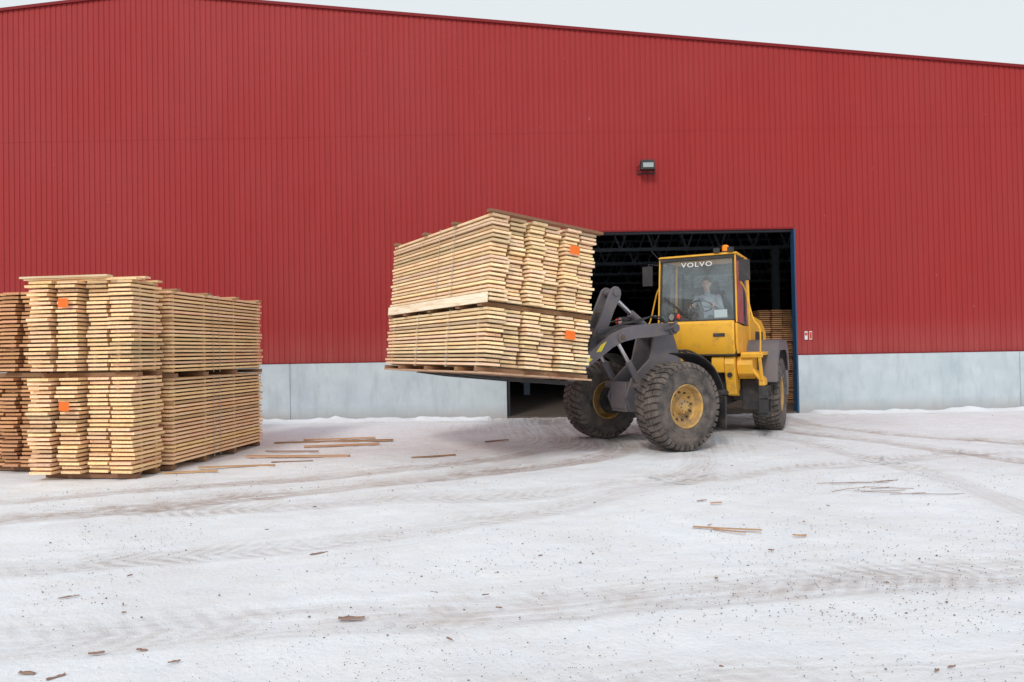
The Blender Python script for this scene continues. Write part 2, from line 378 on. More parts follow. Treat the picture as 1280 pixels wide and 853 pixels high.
a=me.attributes.new('trackuv','FLOAT_VECTOR','POINT'); a.data.foreach_set('vector',np.stack([tu,tv,tv*0],-1).ravel().astype('f'))
me.polygons.foreach_set('use_smooth',[True]*len(me.polygons)); me.materials.append(M['ground'])
put('ground',me,kind='structure')

# ------------------------------------------------------------------ warehouse
WY=16.5; DX0,DX1,DZ=-0.14,6.83,4.44; PK=-8.7; SL=0.103; HZ=10.44; XL,XR=-36.0,18.6; DEPTH=46
def rz(xx): return HZ-SL*abs(xx-PK)
wh=put('warehouse',None,None,T(PK,WY+DEPTH/2,0),label='large red corrugated metal warehouse with open loading doorway and concrete plinth',category='warehouse')
mb=MB()
prof=[(0,-0.006),(0.072,-0.006),(0.079,0.006),(0.105,0.006),(0.112,-0.006)]
pitch=0.130
xx=XL; pts=[]
while xx<XR-1e-6:
    for (u,dy) in prof: pts.append((xx+u,dy))
    xx+=pitch
pts.append((XR,-0.006))
ins=[]
for (a,da),(b_,db) in zip(pts[:-1],pts[1:]):
    ins.append((a,da))
    for c in (DX0,DX1,PK):
        if a<c-1e-5 and b_>c+1e-5: ins.append((c,da+(db-da)*(c-a)/(b_-a)))
ins.append(pts[-1]); pts=[p for p in ins if p[0]<=XR]
for (a,da),(b_,db) in zip(pts[:-1],pts[1:]):
    mid=(a+b_)/2; z0=DZ if DX0<mid<DX1 else 1.36
    mb.add([(a,WY+da,z0),(b_,WY+db,z0),(b_,WY+db,6.9),(a,WY+da,6.9)],[(0,1,2,3)])
    mb.add([(a,WY+da-.004,6.86),(b_,WY+db-.004,6.86),(b_,WY+db-.004,rz(b_)),(a,WY+da-.004,rz(a))],[(0,1,2,3)])
put('wall',mb.mesh('wall',[M['clad']],12),wh,Matrix())
for nm,bx in (('side_wall',(XL,XL+0.15,WY+0.1,WY+DEPTH,0,rz(XL)-.02)),('side_wall',(XR-0.15,XR,WY+0.1,WY+DEPTH,0,rz(XR)-.02))):
    mb=MB(); mb.box(*bx); put(nm,mb.mesh(nm,[M['clad']]),wh)
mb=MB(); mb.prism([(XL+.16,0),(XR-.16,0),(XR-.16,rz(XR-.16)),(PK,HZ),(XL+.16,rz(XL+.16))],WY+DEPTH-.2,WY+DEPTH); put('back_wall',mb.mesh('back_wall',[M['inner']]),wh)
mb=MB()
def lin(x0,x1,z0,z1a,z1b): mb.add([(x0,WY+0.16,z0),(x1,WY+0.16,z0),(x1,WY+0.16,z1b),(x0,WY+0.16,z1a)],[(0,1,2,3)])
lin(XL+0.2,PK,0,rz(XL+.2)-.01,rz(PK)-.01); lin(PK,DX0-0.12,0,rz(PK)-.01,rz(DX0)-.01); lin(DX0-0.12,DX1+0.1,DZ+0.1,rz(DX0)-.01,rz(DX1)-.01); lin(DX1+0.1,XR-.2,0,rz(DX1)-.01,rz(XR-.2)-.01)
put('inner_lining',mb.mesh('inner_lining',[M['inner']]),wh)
mb=MB()
mb.prism([(XL-.3,rz(XL-.3)+.01),(PK,HZ+.01),(XR+.3,rz(XR+.3)+.01),(XR+.3,rz(XR+.3)+.05),(PK,HZ+.05),(XL-.3,rz(XL-.3)+.05)],WY-.03,WY+DEPTH+.2)
put('roof',mb.mesh('roof',[M['roofing']]),wh)
mb=MB()
mb.prism([(XL-.3,rz(XL-.3)-.015),(PK,HZ-.015),(XR+.3,rz(XR+.3)-.015),(XR+.3,rz(XR+.3)+.055),(PK,HZ+.055),(XL-.3,rz(XL-.3)+.055)],WY-.06,WY-.032)
put('roof_flashing',mb.mesh('roof_flashing',[M['flash']]),wh)
for a_,b_ in ((XL,DX0-0.03),(DX1+0.08,XR)):
    mb=MB(); mb.box(a_,b_,WY-0.085,WY-0.016,1.375,1.392); put('base_flashing',mb.mesh('base_flashing',[M['flash']]),wh)
mb=MB(); mb.box(DX0-0.02,DX1+0.02,WY-0.03,WY+0.02,DZ-0.015,DZ+0.02); put('lintel_flashing',mb.mesh('lintel_flashing',[M['flash']]),wh)
def panels(x0,x1,joints):
    mb=MB()
    js=[x0]+sorted(j for j in joints if x0<j<x1)+[x1]
    for a,b_ in zip(js[:-1],js[1:]): mb.box(a+0.006,b_-0.006,WY-0.08,WY+0.14,-0.05,1.37)
    mb.box(x0+.02,x1-.02,WY-0.06,WY+0.12,-0.05,1.35)
    put('concrete_plinth',mb.mesh('concrete_plinth',[M['concrete']]),wh,bevel=0.008)
panels(XL,DX0,[-5.35-6*i for i in range(5)]); panels(DX1+0.04,XR,[12.2])
mb=MB(); mb.box(DX1,DX1+0.036,WY-0.09,WY+0.12,0,DZ-0.02)
put('door_frame',mb.mesh('door_frame',[M['bluepaint']]),wh,bevel=0.005)
mb=MB(); mb.box(DX0-0.002,DX1+0.03,WY+0.022,WY+0.2,DZ-0.07,DZ-0.022); mb.box(DX0,DX0+0.07,WY+0.022,WY+0.2,0.0,DZ-0.072)
put('door_frame',mb.mesh('door_frame',[M['darkframe']]),wh,bevel=0.005)
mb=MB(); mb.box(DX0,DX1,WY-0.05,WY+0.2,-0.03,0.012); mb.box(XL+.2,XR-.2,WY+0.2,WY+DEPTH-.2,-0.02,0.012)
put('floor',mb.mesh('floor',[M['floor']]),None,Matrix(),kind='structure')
def truss():
    mb=MB(); x0,x1=-8,XR-0.3; zb=5.15
    mb.beam((x0,0,zb),(x1,0,zb),0.09,0.12); mb.beam((x0,0,6.7),(x1,0,6.7),0.09,0.12)
    n=22; st=(x1-x0)/n
    for i in range(n):
        a=x0+i*st
        mb.beam((a,0,zb),(a+st/2,0,6.7),0.06,0.06); mb.beam((a+st/2,0,6.7),(a+st,0,zb),0.06,0.06)
    return mb.mesh('roof_truss',[M['truss']])
tm=truss()
for i,yy in enumerate((20.5,24.5,28.5,32.5,37,42,48)):
    put('roof_truss',tm,wh,T(0,yy,0))
mb=MB(); mb.beam((0,WY+.3,6.85),(0,WY+DEPTH-.5,6.85),0.08,0.14); pm=mb.mesh('roof_purlin',[M['truss']])
for xx in np.arange(-6,18,2.0): put('roof_purlin',pm,wh,T(float(xx),0,0))
mb=MB(); mb.box(-.11,.11,-.11,.11,0.012,5.1); cm=mb.mesh('steel_column',[M['truss']])
for yy in (24.5,32.5,42):
    for xx in (.5,9.5): put('steel_column',cm,wh,T(xx,yy,0))

# floodlight
fm=T(3.31,WY-0.02,5.97)
fl=put('floodlight',None,None,fm,label='small black floodlight mounted high on the red wall',category='floodlight')
FS=fm@Matrix.Scale(.92,4)
mb=MB(); mb.prism([(-.19,-.12),(.19,-.12),(.17,.13),(-.17,.13)],-0.32,-0.14)
for k in range(7): mb.box(-.15+.05*k-.006,-.15+.05*k+.006,-0.14,-0.10,-.1,.11)
put('housing',mb.mesh('housing',[M['black']]),fl,FS,bevel=0.012)
mb=MB(); mb.box(-.13,.14,-0.332,-0.322,-.07,.05); put('lens',mb.mesh('lens',[M['darkglass']]),fl,FS)
mb=MB(); mb.tube([(-.2,-.2,0),(-.22,-.04,.0),(-.22,-.02,-.15)],0.012); mb.tube([(.2,-.2,0),(.22,-.04,.0),(.22,-.02,-.15)],0.012); mb.box(-.24,.24,-.03,0,-.17,-.14)
put('bracket',mb.mesh('bracket',[M['black']]),fl,FS)
for i,(xx,mt,lb) in enumerate(((7.10,'white','small white notice plate on the red wall beside the doorway'),(7.21,'redlabel','small red and white notice plate beside the doorway'))):
    sg=put('wall_sign',None,None,T(xx,WY-0.014,1.84),label=lb,category='sign')
    mb=MB(); mb.box(-.035,.035,-.012,0,-.10,.10); put('plate',mb.mesh('plate',[M['white']]),sg,WM[sg.name])
    mb=MB(); mb.box(-.027,.027,-.016,-.0125,-.0 if mt=='white' else -.08,.07 if mt=='white' else .08); put('panel',mb.mesh('panel',[M['redlabel']]),sg,WM[sg.name])

# ------------------------------------------------------------------ lumber packs
def board(mb,x0,x1,y0,y1,z0,z1,t):
    sk=random.uniform(-.004,.004); x0+=sk; x1+=sk
    yw=random.uniform(-.012,.012); yk=random.uniform(-.006,.006)
    vs=[(x0,y0,z0),(x1,y0+yw,z0),(x1,y1,z0),(x0,y1,z0),(x0,y0+yk,z1),(x1,y0+yw+yk,z1),(x1,y1,z1),(x0,y1,z1)]
    o=len(mb.v); mb.v+=vs
    for k,f in enumerate([(0,3,2,1),(4,5,6,7),(0,1,5,4),(1,2,6,5),(2,3,7,6),(3,0,4,7)]):
        mb.f.append([o+i for i in f]); mb.m.append(0)
        g=1.12 if k in (2,4) else 1.0
        mb.tone.append(tuple(min(1.2,c*g) for c in t))
def tone():
    k=random.uniform(0.86,1.10); r=random.random()
    if r<0.10: k*=0.74
    return (k, k*random.uniform(.92,1.02), k*random.uniform(.84,1.03))
def pack(name,W,L,z0,z1,cols,offs,mat,world,stick=(.06,.34,.66,.94),straps=(.3,.62),labels=(),label='',jit=0.014,group='timber packs',wave=.03,cgap=.045,pit=.056,rag=.008,freq=(.7,1.1)):
    root=put(name,None,None,world@T(W/2,L/2,z0),label=label,category='timber stack',group=group)
    n=max(3,round((z1-z0)/pit)); p=(z1-z0)/n; th=p*0.58
    mb=MB(); cw=W/cols; ph=[random.uniform(0,6) for _ in range(cols)]; fr=[random.uniform(*freq) for _ in range(cols)]
    for k in range(n):
        zb=z0+k*p+ (p-th)
        for c in range(cols):
            gap=cgap*random.uniform(.85,1.15); wv=wave*math.sin(k*fr[c]+ph[c])+(.012 if k%2 else -.012)
            o=offs[c]+wv+random.uniform(-jit,jit)
            wob=.014*math.sin(k*fr[c]+ph[c]*2)
            xa=c*cw+gap/2+wob+random.uniform(-.004,.004); xb=(c+1)*cw-gap/2+wob+random.uniform(-.004,.004)
            if c==cols-1: xb=W+random.uniform(-rag,rag)
            if c==0: xa=random.uniform(-rag,rag)
            dz=random.uniform(-.0012,.0012)
            board(mb,xa,xb,o,L+random.uniform(-.05,.05),zb+dz,zb+th+dz,tone())
    put('stacked_boards',mb.mesh('stacked_boards',[mat]),root,world,bevel=0)
    mb=MB()
    for k in range(n):
        za=z0+k*p
        for q in stick:
            yy=q*L; mb.t=tuple(c*.6 for c in tone())
            mb.box(.02+random.uniform(-.01,.01),W-.02+random.uniform(-.01,.01),yy-.02,yy+.02,za+.002,za+(p-th)-.002)
    put('spacer_sticks',mb.mesh('spacer_sticks',[mat]),root,world,kind='stuff')
    for q in straps:
        mb=MB(); yy=q*L
        mb.tube([(-.018,yy,z0-.01),(-.018,yy,z1+.010),(W+.018,yy,z1+.010),(W+.018,yy,z0-.01)],.0045,6)
        put('strap',mb.mesh('strap',[M['strap']]),root,world)
    for (lx,lz) in labels:
        mb=MB(); c=min(cols-1,int(lx/cw)); yo=offs[c]-wave-.042
        mb.add([(lx-.078,yo,lz-.062),(lx+.078,yo-.008,lz-.067),(lx+.082,yo-.01,lz+.05),(lx-.074,yo+.004,lz+.058)],[(0,1,2,3)])
        put('label_tag',mb.mesh('label_tag',[M['orange']]),root,world)
    return root
def bearers(W,L,z0,z1,qs,world,mat,over=.04,label='',name='timber_bearer'):
    for q in qs:
        mb=MB(); mb.t=tone()
        ya=q*L; sk=random.uniform(-.03,.03)
        mb.add([(-over,ya-.05,z0),(W+over,ya-.05+sk,z0),(W+over,ya+.05+sk,z0),(-over,ya+.05,z0),(-over,ya-.05,z1),(W+over,ya-.05+sk,z1),(W+over,ya+.05+sk,z1),(-over,ya+.05,z1)],
               [(0,3,2,1),(4,5,6,7),(0,1,5,4),(1,2,6,5),(2,3,7,6),(3,0,4,7)])
        me=mb.mesh(name,[mat]); me.transform(T(-W/2,-q*L,-z0))
        put(name,me,None,world@T(W/2,q*L,z0),label=label,category='timber beam',group='timber bearers')
TILT=R(5.3)
LW=T(1.07,9.65,1.18)@RZ(math.atan2(.53,.85))@RY(TILT)@T(-1.74,0,-1.215)
W,L=1.74,3.28; LO=[-.05,.04,-.03,.05,-.03,.03]
pack('timber_pack',W,L,1.27,2.05,6,LO,M['wood'],LW,labels=((1.30,1.80),),label='lower pack of stickered pine boards carried on the loader forks',wave=.03,cgap=.05,freq=(.85,1.0))
up_=pack('timber_pack',W,L,2.12,3.27,6,LO,M['wood'],LW,labels=((1.30,2.98),),label='upper pack of stickered pine boards carried on the wheel loader',straps=(.3,.45),wave=.03,cgap=.05,freq=(.85,1.0))
bearers(W,L,1.215,1.268,(.03,.2,.5,.8,.98),LW,M['wooddark'],.03,'flat weathered wooden bearer under the carried pack')
bearers(W,L,2.062,2.118,(.03,.22,.5,.78,.97),LW,M['wooddark'],.04,'dark wooden bearer between the two carried packs')
bearers(W,L,3.276,3.312,(-.01,.3,.6,.95),LW,M['wooddark'],.06,'brown wooden bearer lying on top of the carried pack')
mb=MB(); mb.t=(1.0,1.12,1.3); mb.box(-.055,-.03,-.10,L*.98,2.10,2.23)
put('edge_board',mb.mesh('edge_board',[M['wood']]),up_,LW)
for (xa,xb,ya,yb,tn) in ((-.02,.28,-.12,L+.02,(1.5,1.7,1.9)),(.32,.62,-.05,L-.1,(1.2,1.35,1.5)),(.70,.98,-.10,L-.05,(1.3,1.5,1.7)),(1.05,1.35,-.08,L,(1.2,1.3,1.5)),(1.42,1.72,-.1,L-.1,(1.4,1.6,1.7))):
    mb=MB(); mb.t=tuple(c*1.3 for c in tn); mb.box(xa,xb,ya,yb,1.190,1.213)
    put('base_board',mb.mesh('base_board',[M['wooddark']]),bpy.data.objects['timber_pack'],LW)
# ground stacks: short stack in front, long strapped stack behind it, a third one beside
S1=T(-6.33,9.22,0)@RZ(R(-8)); W1,L1=1.38,.50
o1=[-.24,-.18,-.06,-.09]
pack('timber_pack',W1,L1,.06,1.34,4,o1,M['woodred'],S1,labels=((.52,.98),),label='lower pack of pine board ends standing on snowy ground',stick=(.2,.8),straps=(),wave=.028,cgap=.055,rag=.02)
pack('timber_pack',W1,L1,1.41,2.62,4,o1,M['woodred'],S1,labels=((.52,2.33),),label='upper pack of pine board ends on top of another pack',stick=(.2,.8),straps=(),wave=.028,cgap=.055,rag=.02)
bearers(W1,L1,.0,.058,(.1,.9),S1,M['wooddark'],-.02,'wooden bearer on the snow under a timber stack')
bearers(W1,L1,1.345,1.402,(.05,.9),S1,M['wooddark'],.01,'dark wooden bearer between two stacked packs')
bearers(W1,L1,2.625,2.652,(.0,.8),S1,M['woodred'],.06,'thin wooden bearer on top of a timber stack')
SB=S1@T(.03,.62,0); WB,LB=1.42,2.52
pack('timber_pack',WB,LB,.06,1.29,4,[0,.02,-.02,0],M['woodred'],SB,label='lower strapped pack of pine boards behind the front stack',stick=(.03,.33,.66,.97),straps=(.40,.47))
pack('timber_pack',WB,LB,1.36,2.53,4,[0,.02,-.02,0],M['woodred'],SB,label='upper strapped pack of pine boards behind the front stack',stick=(.03,.33,.66,.97),straps=(.40,.47))
bearers(WB,LB,.0,.058,(.03,.33,.66,.97),SB,M['wooddark'],-.02,'wooden bearer on the snow under a timber stack')
bearers(WB,LB,1.298,1.355,(.03,.33,.66,.97),SB,M['wooddark'],.01,'dark wooden bearer between two stacked packs')
bearers(WB,LB,2.535,2.562,(.03,.33,.66,.95),SB,M['wooddull'],.06,'thin wooden bearer on top of a timber stack')
S2=T(-8.17,9.85,0)@RZ(R(-8))
pack('timber_pack',1.5,3.2,.06,1.33,5,[.03,-.02,.04,-.03,0],M['woodshade'],S2,label='lower pack of shade-tinted brown boards beside the first stack')
pack('timber_pack',1.5,3.2,1.41,2.55,5,[.0,-.04,.04,-.02,.03],M['woodshade'],S2,label='upper pack of shade-tinted brown boards beside the first stack')
bearers(1.5,3.2,.0,.058,(.06,.33,.66,.97),S2,M['wooddark'],-.02,'wooden bearer on the snow under a timber stack')
bearers(1.5,3.2,1.342,1.405,(.02,.33,.66,.97),S2,M['wooddark'],.0,'dark wooden bearer between two stacked packs')
def plank(a,b_,w_,h_,mat,z=0.0,label='loose weathered plank lying on the snow',tn=None,name='loose_plank',cat='plank'):
    a=Vector(a+(z,)); b_=Vector(b_+(z,)); mb=MB(); mb.t=tn or tone(); Ln=(b_-a).length
    n=6; vs=[]; bow=random.uniform(-.02,.02)
    for i in range(n+1):
        t_=i/n; ox=bow*4*t_*(1-t_); e=random.uniform(-.004,.004)
        vs+=[(-w_/2+ox+e,t_*Ln,0),(w_/2+ox+e,t_*Ln,0),(w_/2+ox-e,t_*Ln,h_),(-w_/2+ox,t_*Ln,h_)]
    fs=[(3,2,1,0),tuple(n*4+i for i in range(4))]
    for i in range(n):
        for j in range(4): fs.append((i*4+j,i*4+(j+1)%4,(i+1)*4+(j+1)%4,(i+1)*4+j))
    mb.add(vs,fs)
    d=b_-a; put(name,mb.mesh(name,[mat]),None,T(*a)@RZ(math.atan2(d.y,d.x)-math.pi/2),label=label,category=cat,group='loose planks')
for (u0,v0,u1,v1,zt) in ((-.1,-.22,1.15,-.19,2.654),(-.22,-.02,1.0,-.05,2.654),(.85,.12,1.45,.14,2.654),(.0,.25,1.3,.23,2.654)):
    p=S1@Vector((u0,v0,0)); q=S1@Vector((u1,v1,0)); plank((p.x,p.y),(q.x,q.y),.11,.026,M['wood'],zt,label='loose board lying on top of the timber stack')
S3=T(6.86,18.9,0)@RZ(R(2))
pack('timber_pack',1.6,3.4,.10,1.30,5,[.0,-.04,.04,-.02,.03],M['woodshade'],S3,label='pack of pine boards stored inside the warehouse',straps=())
pack('timber_pack',1.6,3.4,1.38,2.60,5,[.0,-.04,.04,-.02,.03],M['woodshade'],S3,label='upper pack of boards stored inside the warehouse',straps=())
bearers(1.6,3.4,.013,.098,(.02,.5,.97),S3,M['wooddark'],.0,'bearer under stored timber inside warehouse')
bearers(1.6,3.4,1.31,1.375,(.02,.5,.97),S3,M['wooddark'],.0,'bearer between stored packs inside warehouse')

G=[((-4.30,12.3),(-2.2,12.45),.09,.025,'wooddull'),((-3.6,11.75),(-2.35,11.95),.09,.025,'wooddull'),((-4.2,10.75),(-2.55,10.6),.07,.025,'wooddull'),
   ((-4.5,9.75),(-3.45,9.85),.05,.02,'wooddull'),((-4.8,9.35),(-4.1,9.45),.05,.02,'wooddull'),((-1.55,10.35),(-.9,10.55),.05,.015,'wooddark'),((-.5,12.0),(-.1,12.2),.05,.015,'wooddark'),
   ((1.58,6.1),(2.14,5.95),.026,.008,'wooddull'),((1.74,6.02),(1.98,5.88),.018,.006,'wooddull'),((2.34,5.78),(2.45,5.77),.02,.008,'wooddull'),((2.0,7.0),(2.12,7.02),.02,.01,'wooddull'),
   ((-4.1,11.3),(-3.2,11.2),.04,.015,'wooddark'),((-3.6,10.15),(-3.0,10.2),.04,.012,'wooddark'),((-3.9,12.7),(-2.6,12.85),.06,.02,'wooddull')]
for (a,b_,w_,h_,mt) in G: plank(a,b_,w_,h_,M[mt],0.002)
def chip(x_,y_,L_,w_,ang,name='bark_chip',lab='broken brown bark piece lying on the snow'):
    mb=MB(); n=6; vs=[]
    for i in range(n+1):
        t=i/n-.5; ww=w_*(.5+random.random()*.5)*(1-.6*abs(t)*2*abs(t)); hh=random.uniform(.004,.011)
        vs+= [(t*L_,-ww/2,0),(t*L_+.003,-ww/4,hh),(t*L_,ww/3,hh*.9),(t*L_,ww/2,0)]
    fs=[]
    for i in range(n):
        for j in range(3): fs.append((i*4+j,i*4+j+1,i*4+4+j+1,i*4+4+j))
    fs += [(0,1,2,3),(n*4+3,n*4+2,n*4+1,n*4)]
    mb.add(vs,fs); put(name,mb.mesh(name,[M['bark']]),None,T(x_,y_,0.0)@RZ(ang),label=lab,category='bark piece',group='bark pieces')
CH=[(-1.0,4.15,.16,.05,0),(-1.58,5.5,.14,.03,.5),(-2.28,3.72,.08,.03,.2),(-2.05,3.75,.07,.025,-.3),(-2.5,3.5,.09,.03,-.2),(-2.32,3.45,.08,.03,.7),
          (-1.8,3.6,.06,.012,.3),(-1.2,5.1,.06,.012,1.),(1.95,7.15,.12,.02,.4),(-3.0,4.6,.12,.015,.5)]
for i in range(30):
    yy=random.uniform(3.2,9.5); CH.append((random.uniform(-.62,.68)*yy,yy,random.uniform(.02,.05),random.uniform(.008,.016),random.uniform(-1,1)))
for c in CH: chip(*c)
for i in range(11):
    a=random.uniform(-.3,.5); xx=3.45+random.random()*.8; yy=7.3+random.random()*.7; L_=random.uniform(.25,.65)
    mb=MB(); p0=Vector((0,0,0)); pts=[p0]
    for k in range(4): p0=p0+Vector((L_/4,random.uniform(-.02,.02),random.uniform(-.001,.002))); pts.append(p0)
    mb.tube(pts,.003,6); put('twig',mb.mesh('twig',[M['bark']]),None,T(xx,yy,.0)@RZ(a),label='thin dark twig lying on the snow',category='twig',group='twigs')
mb=MB()
oc=[(1,0,0),(-1,0,0),(0,1,0),(0,-1,0),(0,0,1),(0,0,-1)]; of=[(0,2,4),(2,1,4),(1,3,4),(3,0,4),(2,0,5),(1,2,5),(3,1,5),(0,3,5)]
rx=np.random.rand(10000,2)
for i in range(10000):
    if i<6200:
        yy=2.3+6.2*rx[i,0]**1.2; xx=(rx[i,1]*1.85-.9)*yy*.8
        if random.random()>0.15+0.85*(vnoise(np.array([xx]),np.array([yy]),0.9,51)[0]>.50): continue
    elif i<8000:
        yy=2.6+abs(random.gauss(0,2.2)); xx=random.gauss(2.0,1.3)*yy/3.6
    else: yy=random.uniform(7.5,15); xx=random.uniform(-.7,.8)*yy
    s_=random.uniform(.0024,.0056)*(1.9 if random.random()<.04 else 1)
    if yy<4: s_*=.8
    mb.add([(xx+a*s_*random.uniform(.7,1.4),yy+b_*s_*random.uniform(.7,1.4),c*s_*.7+.002) for a,b_,c in oc],of)
put('gravel',mb.mesh('gravel',[M['stone']]),None,Matrix(),kind='stuff',label='scattered small dark gravel on the snow',category='gravel')

# ------------------------------------------------------------------ wheel loader
FA=math.atan2(-.50,-.866)
RA=R(180+62)
FC=(2.10,11.62)
F=T(FC[0],FC[1],0)@RZ(FA)
JX=FC[0]-1.5*math.cos(FA); JY=FC[1]-1.5*math.sin(FA)
RC=(JX-1.5*math.cos(RA), JY-1.5*math.sin(RA))
RR=T(RC[0],RC[1],0)@RZ(RA)
ld=put('wheel_loader',None,None,T(JX,JY,0)@RZ(RA),label='yellow and grey articulated wheel loader carrying timber packs out of warehouse',category='wheel loader')
def part(name,mb,mats,frame,parent=ld,bevel=0.012,angle=35,**k):
    return put(name,mb.mesh(name,[M[q] for q in mats],angle),parent,frame,bevel,**k)
WR=0.725
def tyre_mesh():
    mb=MB()
    mb.lathe([(-.17,.34),(-.235,.37),(-.262,.46),(-.268,.55),(-.25,.635),(-.215,.680),(-.12,.696),(0,.700),(.12,.696),(.215,.680),(.25,.635),(.268,.55),(.262,.46),(.235,.37),(.17,.34)],64)
    mb.lathe([(.262,.47),(.272,.475),(.272,.49),(.264,.495)],64); mb.lathe([(-.262,.47),(-.272,.475),(-.272,.49),(-.264,.495)],64)
    n=40
    for i in range(n):
        for sgn in (-1,1):
            t0=2*math.pi*(i+(.5 if sgn>0 else 0))/n
            def pt(y,dt,r):
                t=t0+dt; return (r*math.cos(t),y*sgn,r*math.sin(t))
            wA,wB=.052,.054
            for (ya,yb,sa,sb,ra,rb) in ((.006,.082,0,.03,WR,WR),(.094,.165,.035,.06,WR,WR-.004),(.178,.25,.065,.09,WR-.006,WR-.022)):
                vs=[pt(ya,sa-wA,ra),pt(ya,sa+wA,ra),pt(yb,sb+wB,rb),pt(yb,sb-wB,rb),pt(ya,sa-wA,.67),pt(ya,sa+wA,.67),pt(yb,sb+wB,.655),pt(yb,sb-wB,.655)]
                mb.add(vs,[(0,1,2,3),(7,6,5,4),(0,4,5,1),(1,5,6,2),(2,6,7,3),(3,7,4,0)])
            vs=[pt(.25,.09-wB,WR-.022),pt(.25,.09+wB,WR-.022),pt(.270,.10+wB,.630),pt(.270,.10-wB,.630),pt(.20,.09-wB,.66),pt(.20,.09+wB,.66),pt(.24,.10+wB,.62),pt(.24,.10-wB,.62)]
            mb.add(vs,[(0,1,2,3),(7,6,5,4),(0,4,5,1),(1,5,6,2),(2,6,7,3),(3,7,4,0)])
    return mb.mesh('tyre',[M['rubber']],30)
def rim_mesh():
    mb=MB()
    mb.lathe([(.20,.355),(.225,.36),(.235,.345),(.215,.325),(.10,.30),(.07,.27),(.055,.20),(.075,.15),(.105,.13),(.14,.12),(.17,.10),(.18,.05),(.18,0.0)],40)
    mb.lathe([(-.20,.355),(-.225,.36),(-.235,.345),(-.215,.325),(-.02,.29),(.0,.1),(.0,0)],32)
    mb.lathe([(-.2,.355),(.2,.355)],40)
    for i in range(12):
        t=2*math.pi*i/12; c=(.225*math.cos(t),.055,.225*math.sin(t)); mb.cyl(c,(c[0],.095,c[2]),.018,6,1)
    for i in range(8):
        t=2*math.pi*i/8; c=(.085*math.cos(t),.165,.085*math.sin(t)); mb.cyl(c,(c[0],.188,c[2]),.010,6,1)
    return mb.mesh('rim',[M['rim'],M['rust']],30)
ty=tyre_mesh(); rm=rim_mesh(); KS=.965
for me_ in (ty,rm): me_.transform(Matrix.Diagonal((KS,.93,KS,1)))
for nm,fr,sx in (('front_wheel',F,1),('front_wheel',F,-1),('rear_wheel',RR,1),('rear_wheel',RR,-1)):
    mtx=fr@T(0,.98*sx,WR*KS-.014)@(RZ(0) if sx>0 else RZ(math.pi))@Matrix.Rotation(random.random(),4,'Y')
    whl=put(nm,None,ld,mtx); put('tyre',ty,whl,mtx); put('rim',rm,whl,mtx)
mb=MB(); mb.cyl((0,-.75,.69),(0,.75,.69),.13,20); mb.ell((0,0,.69),(.28,.26,.27),20,12); mb.cyl((0,-.72,.69),(0,-.6,.69),.24,20); mb.cyl((0,.6,.69),(0,.72,.69),.24,20)
am=mb.mesh('axle',[M['black']]); put('axle',am,ld,F); put('axle',am,ld,RR)
# front frame
mb=MB()
for s_ in (-1,1):
    y0=.20*s_; y1=.245*s_
    mb.prism([(-1.35,.62),(-1.35,1.05),(-.85,1.25),(-.62,1.90),(-.42,2.02),(-.25,1.94),(-.10,1.42),(.30,1.10),(.44,.80),(.33,.55),(-.6,.50)],min(y0,y1),max(y0,y1))
mb.box(-.95,.38,-.20,.20,.55,.62); mb.box(.3,.40,-.20,.20,.6,1.05); mb.box(-.6,-.5,-.2,.2,.9,1.8)
mb.box(-1.3,-1.0,-.2,.2,.72,.86); mb.cyl((-.42,-.56,1.93),(-.42,.56,1.93),.075,20); mb.cyl((.22,-.52,.98),(.22,.52,.98),.06,16)
part('front_frame',mb,['grey'],F)
mb=MB(); mb.cyl((-1.5,0,.55),(-1.5,0,1.2),.10,20); mb.cyl((-1.5,0,.5),(-1.5,0,.56),.17,20); mb.cyl((-1.5,0,1.18),(-1.5,0,1.24),.17,20); mb.box(-1.7,-1.3,-.13,.13,.55,.62); mb.box(-1.7,-1.3,-.13,.13,1.1,1.16)
part('articulation_joint',mb,['black'],F,bevel=.01)
for s_ in (1,-1):
    mb=MB(); mb.cyl((-2.1,.32*s_,.78),(-1.6,.30*s_,.80),.055,14,0); mb.cyl((-1.6,.30*s_,.80),(-1.15,.24*s_,.82),.028,12,1); part('steering_cylinder',mb,['black','steel'],F,bevel=0)
arm=[(-.55,1.91),(-.50,1.99),(-.40,2.02),(-.1,2.01),(.30,1.98),(.60,1.93),(.85,1.84),(1.10,1.68),(1.45,1.46),(1.76,1.35),(1.80,1.29),(1.78,1.21),(1.70,1.17),(1.45,1.25),(1.12,1.45),(.85,1.62),(.62,1.71),(.35,1.76),(.0,1.78),(-.38,1.83)]
for s_ in (1,-1):
    mb=MB(); ya,yb=sorted((.40*s_,.47*s_)); mb.prism(arm,ya,yb)
    for (px,pz,rr) in ((-.42,1.92,.10),(.68,1.78,.08),(1.70,1.27,.08)): mb.cyl((px,.38*s_,pz),(px,.50*s_,pz),rr,20)
    for (px,pz) in ((-.42,1.92),(.68,1.78),(1.70,1.27)): mb.cyl((px,.50*s_,pz),(px,.515*s_,pz),.045,16,1)
    ob=part('lift_arm',mb,['grey','rust'],F,bevel=.012)
    if s_==1:
        mb=MB(); mb.add([(.98,.4745,1.72),(1.09,.4745,1.56),(1.19,.4745,1.55),(1.10,.4745,1.66)],[(0,1,2,3)])
        put('warning_sticker',mb.mesh('warning_sticker',[M['warn']]),ob,F)
        mb=MB(); mb.add([(1.26,.4745,1.44),(1.38,.4745,1.37),(1.36,.4745,1.49)],[(0,1,2)])
        put('warning_sticker',mb.mesh('warning_sticker',[M['warn']]),ob,F)
mb=MB(); mb.cyl((.85,-.40,1.74),(.85,.40,1.74),.08,20); part('cross_tube',mb,['grey'],F)
